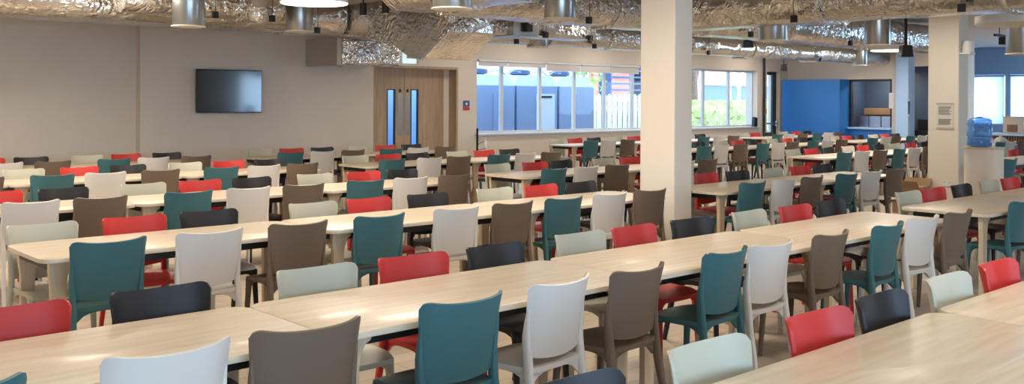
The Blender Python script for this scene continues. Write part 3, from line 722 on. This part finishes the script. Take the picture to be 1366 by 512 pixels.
# counter in the side room
t = thing('slatted_counter', 'long counter with walnut slats under the bright windows', 'counter', (25., 7.6, 0))
obj('worktop', MB().box(-.05, .7, -3., 2.4, .87, .92), M['pale'], t); obj('carcass', MB().box(.03, .6, -2.95, 2.35, 0, .87), M['black'], t)
sl = MB()
for i in range(88): sl.box(0, .03, -2.95 + i * .06, -2.915 + i * .06, .03, .86)
obj('slat_front', sl, M['slat'], t)
t = thing('till_box', 'grey box standing on the slatted counter', 'box', (25.35, 9.2, .92))
obj('body', MB().box(-.2, .2, -.25, .22, 0, .40), M['matte'], t, bevel=.01); obj('flap', MB().box(-.21, -.2, -.12, .12, .04, .22), M['slat'], t); obj('lid', MB().box(-.21, .21, -.26, .23, .40, .42), M['matte'], t)
t = thing('card_reader', 'black device beside the grey box on the counter', 'device', (25.2, 8.7, .92))
obj('body', MB().prism([(-.1, 0), (.1, 0), (.1, .16), (-.1, .10)], -.14, .14, 'y'), M['black'], t, bevel=.01); obj('keys', MB().box(-.102, -.1, -.1, .1, .03, .08), M['matte'], t)
# pedestal and bottle
t = thing('pedestal', 'white drum pedestal under the blue water bottle', 'pedestal', (13.55, 5.32, 0))
obj('body', MB().prism(rrect(.225, .225, .16, 8), 0, 1.06), M['column'], t, smooth=True, angle=.6); obj('top', MB().prism(rrect(.24, .24, .17, 8), 1.06, 1.085), M['leg'], t, smooth=True, angle=.6)
t = thing('water_bottle', 'large blue water bottle standing on the white pedestal', 'bottle', (13.5, 5.36, 1.086))
obj('body', MB().lathe([(.10, 0), (.15, .01), (.158, .03), (.158, .12), (.148, .135), (.158, .15), (.158, .27), (.15, .285), (.16, .30), (.155, .36), (.13, .385), (.05, .40)], 28), M['water'], t, smooth=True, angle=1.0)
obj('cap', MB().lathe([(.05, .39), (.05, .40), (.03, .41)], 16), M['signb'], t); obj('tap', MB().box(-.03, .03, -.2, -.15, .06, .1), M['white'], t)
obj('water_level', MB().lathe([(.09, .012), (.14, .02), (.15, .04), (.15, .12), (.1, .122)], 24), mat('deep blue water', (70, 130, 205), .15), t, smooth=True)
t = thing('cardboard_box', 'brown cardboard box at the foot of the noticed column', 'box', (14.45, 6.75, 0), .1)
obj('carton', MB().box(-.22, .22, -.2, .2, 0, .40), M['card'], t)
for s in (-1, 1): obj('flap', MB().prism([(0, 0), (s * .01, 0), (s * .13, .10), (s * .12, .11)], -.2, .2, 'y'), M['card'], t, (s * .22, 0, .40))
t = thing('paper_bag', 'crumpled white paper bag on a far table by the slatted counter', 'bag', (22.1, 8.32, .74))
bg = MB().lathe([(.10, 0), (.15, .03), (.14, .12), (.08, .18), (.03, .20), (.05, .24)], 11); bg.v = [(x * random.uniform(.85, 1.1), y * random.uniform(.85, 1.1), z) for x, y, z in bg.v]
obj('bag', bg, M['paper'], t); 

# ------------------------------------------------------------------ outside
o = tag(obj('paving_ground', MB().box(-20, 60, 16.45, 60, -.15, -.05), M['pave']), 'pale paving outside the windows', 'paving', kind='structure')
for i, (a, b) in enumerate(((15.3, 16.7), (16.78, 18.25), (18.33, 19.7))):
    t = thing('condenser_unit', ['grey-blue cooling machine outside the narrow window', 'grey-blue cooling machine with a pale service panel', 'grey-blue cooling machine next to the fence'][i], 'cooling machine', ((a + b) / 2, 18.9, -.05), 0, 'cooling machines outside')
    h = (b - a) / 2
    obj('cabinet', MB().box(-h, h, -.7, .7, 0, 2.12), M['acgrey'], t, bevel=.02)
    obj('top_hood', MB().prism([(-h, 2.12), (h, 2.12), (h - .12, 2.38), (-h + .12, 2.38)], -.6, .6, 'y'), M['aclight'], t)
    obj('fan_motor', MB().lathe([(.12, 2.38), (.28, 2.42), (.28, 2.52), (.12, 2.56)], 18), M['acdark'], t, smooth=True, angle=.7)
    gd = MB()
    for s in (-1, 1): gd.tube([(s * .25, -.3, 2.47), (s * .55, -.3, 2.50), (s * .72, -.3, 2.40)], .02, n=6)
    obj('fan_guard', gd, M['acgrey'], t)
    obj('service_panel', MB().box(-.05, .62 if i == 1 else .3, -.72, -.70, .95 if i == 1 else .3, 1.9), M['aclight'] if i == 1 else M['acgrey'], t)
    if i == 1: obj('vent_slot', MB().box(0, .5, -.735, -.72, 1.8, 1.85), M['black'], t)
t = thing('slat_fence', 'pale wooden fence of upright boards beyond the machines', 'fence', (22.6, 20.2, -.05))
for k in range(14): obj('board', MB().prism([(-.09, 0), (.09, 0), (.09, 1.88), (0, 1.95), (-.09, 1.88)], -.012, .012, 'y'), M['fence'], t, (-1.5 + k * .245, 0, 0))
obj('rail', MB().box(-1.7, 1.85, .015, .06, .5, .6).box(-1.7, 1.85, .015, .06, 1.45, 1.55), M['fence'], t)
t = thing('outdoor_stair', 'dark metal outdoor stair behind the fence', 'stair', (27.4, 24., -.05))
st = MB()
for k in range(9): st.box(-.8, .9, -.3, .3, .9 + k * .24, .96 + k * .24)
obj('treads', st, M['acdark'], t); obj('stringer', MB().box(-.85, -.8, -.3, .3, 0, 3.1).box(.9, .95, -.3, .3, 0, 3.1), M['acdark'], t)
t = thing('hedge_row', 'green and brown hedge outside the right windows', 'hedge', (30.5, 22., -.05))
hb = MB()
def blob(mb, x0, x1, y0, y1, z0, z1, nx, nz):
    vs = []; prof = [(y0, z0), (y0 - .05, z0 + (z1 - z0) * .35), (y0, z0 + (z1 - z0) * .7), (y0 + .2, z1), (y1 - .2, z1), (y1, z0 + (z1 - z0) * .7), (y1, z0)]
    P = []
    for i in range(len(prof) - 1):
        for q in range(3): P.append(tuple(prof[i][k] + (prof[i + 1][k] - prof[i][k]) * q / 3 for k in (0, 1)))
    P.append(prof[-1]); m = len(P)
    for i in range(nx + 1):
        x = x0 + (x1 - x0) * i / nx
        vs += [(x + random.uniform(-.06, .06), p[0] + random.uniform(-.09, .09), p[1] + random.uniform(-.07, .07)) for p in P]
    fs = [(i * m + k, (i + 1) * m + k, (i + 1) * m + k + 1, i * m + k + 1) for i in range(nx) for k in range(m - 1)]
    mb.add(vs, fs)
blob(hb, -5, 9, -.7, .7, 0, 1.72, 90, 8)
obj('foliage', hb, M['hedge'], t)['kind'] = 'stuff'
def tree(name, label, x, y, h, m, br):
    t = thing(name, label, 'tree', (x, y, -.05), 0, 'trees outside the windows')
    obj('trunk', MB().tube([(0, 0, 0), (.03, 0, h * .3), (-.02, 0, h * .55), (.02, 0, h)], [.16, .13, .11, .05], n=10), m, t, smooth=True)
    for (z, dx, dz) in br: obj('branch', MB().tube([(0, 0, z), (dx * .5, .05, z + dz * .6), (dx, .1, z + dz)], [.07, .05, .02], n=7), m, t, smooth=True)
    return t
tree('bare_tree', 'brown bare tree trunk beyond the hedge', 33.6, 25.2, 6., M['bark'], [(2.4, .9, 1.5), (2.2, -.8, 1.4), (3.2, .7, 1.2)])
tree('pale_tree', 'white-barked branching tree beyond the hedge', 36.6, 25., 2.6, M['birch'], [(2.2, .8, 1.6), (2.2, -.7, 1.7), (2.4, 1.4, 1.0), (2.3, -1.3, 1.2)])
t = thing('brick_building', 'red brick building across from the right windows', 'building', (50., 30., -.05))
obj('brick_wall', MB().box(-11.5, -9.2, 0, 6, 0, 7).box(-9.2, 12, 0, 6, 2.85, 7).box(-9.2, 12, .4, 6, 0, .9), M['brick'], t)
obj('fascia', MB().box(-9.2, 12, -.05, .05, 2.55, 2.85), M['shed'], t)
for i in range(8):
    w_ = obj('window', MB().box(-9.1 + i * 2.5, -6.8 + i * 2.5, .2, .25, .9, 2.55), M['dglass'], t); obj('frame', MB().box(-6.8 + i * 2.5, -6.6 + i * 2.5, .1, .25, .9, 2.55), M['shed'], w_)
t = thing('brick_building', 'distant red brick wing behind the fence', 'building', (34., 38., -.05))
obj('brick_wall', MB().box(-6, 3, 0, 4, 0, 2.9), M['brick'], t); obj('roof', MB().prism([(-.3, 2.9), (4.3, 2.9), (2., 3.6)], -6.2, 3.2, 'x'), M['shed'], t)
t = thing('garden_tree', 'leafy yellow-green tree behind the fence', 'tree', (24.1, 22.9, -.05), 0, 'trees outside the windows')
obj('trunk', MB().tube([(0, 0, 0), (0, 0, 1.4)], .08, n=8), M['bark'], t)
lf = MB()
for i in range(420):
    a = random.uniform(0, 2 * PI); rr = random.random() ** .4 * 1.1; z = 1.7 + random.uniform(-1., 1.2); p = Vector((rr * math.cos(a), rr * math.sin(a) * .6, z)); q = [Vector((random.uniform(-.12, .12), random.uniform(-.12, .12), random.uniform(-.12, .12))) for _ in range(3)]
    lf.add([p, p + q[0], p + q[0] + q[1], p + q[1]], [(0, 1, 2, 3)])
obj('foliage', lf, M['hedge'], t)['kind'] = 'stuff'

# ------------------------------------------------------------------ daylight
SKY_SUNNY, SKY_SHADE = 11., 3.9
wd = bpy.data.worlds.new('daylight sky'); SC.world = wd; wd.use_nodes = True
nt = wd.node_tree; bg = nt.nodes['Background']; bg.inputs['Color'].default_value = (.55, .76, 1., 1)
# brighter sky on the sun's side (behind the viewer), softer sky beyond the far windows
tc = nt.nodes.new('ShaderNodeTexCoord'); sx = nt.nodes.new('ShaderNodeSeparateXYZ'); mr = nt.nodes.new('ShaderNodeMapRange'); mr.interpolation_type = 'SMOOTHSTEP'
nt.links.new(tc.outputs['Generated'], sx.inputs[0]); nt.links.new(sx.outputs['Y'], mr.inputs['Value'])
for k, v in (('From Min', -.5), ('From Max', .3), ('To Min', SKY_SUNNY), ('To Max', SKY_SHADE)): mr.inputs[k].default_value = v
nt.links.new(mr.outputs[0], bg.inputs['Strength'])
def portal(x, y, z, sx, sz, rot):
    L = bpy.data.lights.new('window_portal', 'AREA'); L.shape = 'RECTANGLE'; L.size = sx; L.size_y = sz; L.cycles.is_portal = True
    o = bpy.data.objects.new('window_portal', L); COL.objects.link(o); o.location = (x, y, z); o.rotation_euler = rot
portal(18.95, 16.3, 1.76, 10.9, 1.7, (-PI / 2, 0, 0))
portal(.5, Y0 - .28, 1.65, 10.2, 2.2, (PI / 2, 0, 0))
portal(19.4, Y0 - .28, 1.65, 3.1, 2.2, (PI / 2, 0, 0))
portal(X1 + .28, 7.2, 1.78, 12.5, 1.6, (PI / 2, 0, PI / 2))

SC.view_settings.view_transform = 'Standard'; SC.view_settings.look = 'None'; SC.view_settings.gamma = 1; SC.view_settings.use_curve_mapping = False
SC.view_settings.exposure = 0.
SC.cycles.use_denoising = True; SC.cycles.max_bounces = 8; SC.cycles.sample_clamp_indirect = 6
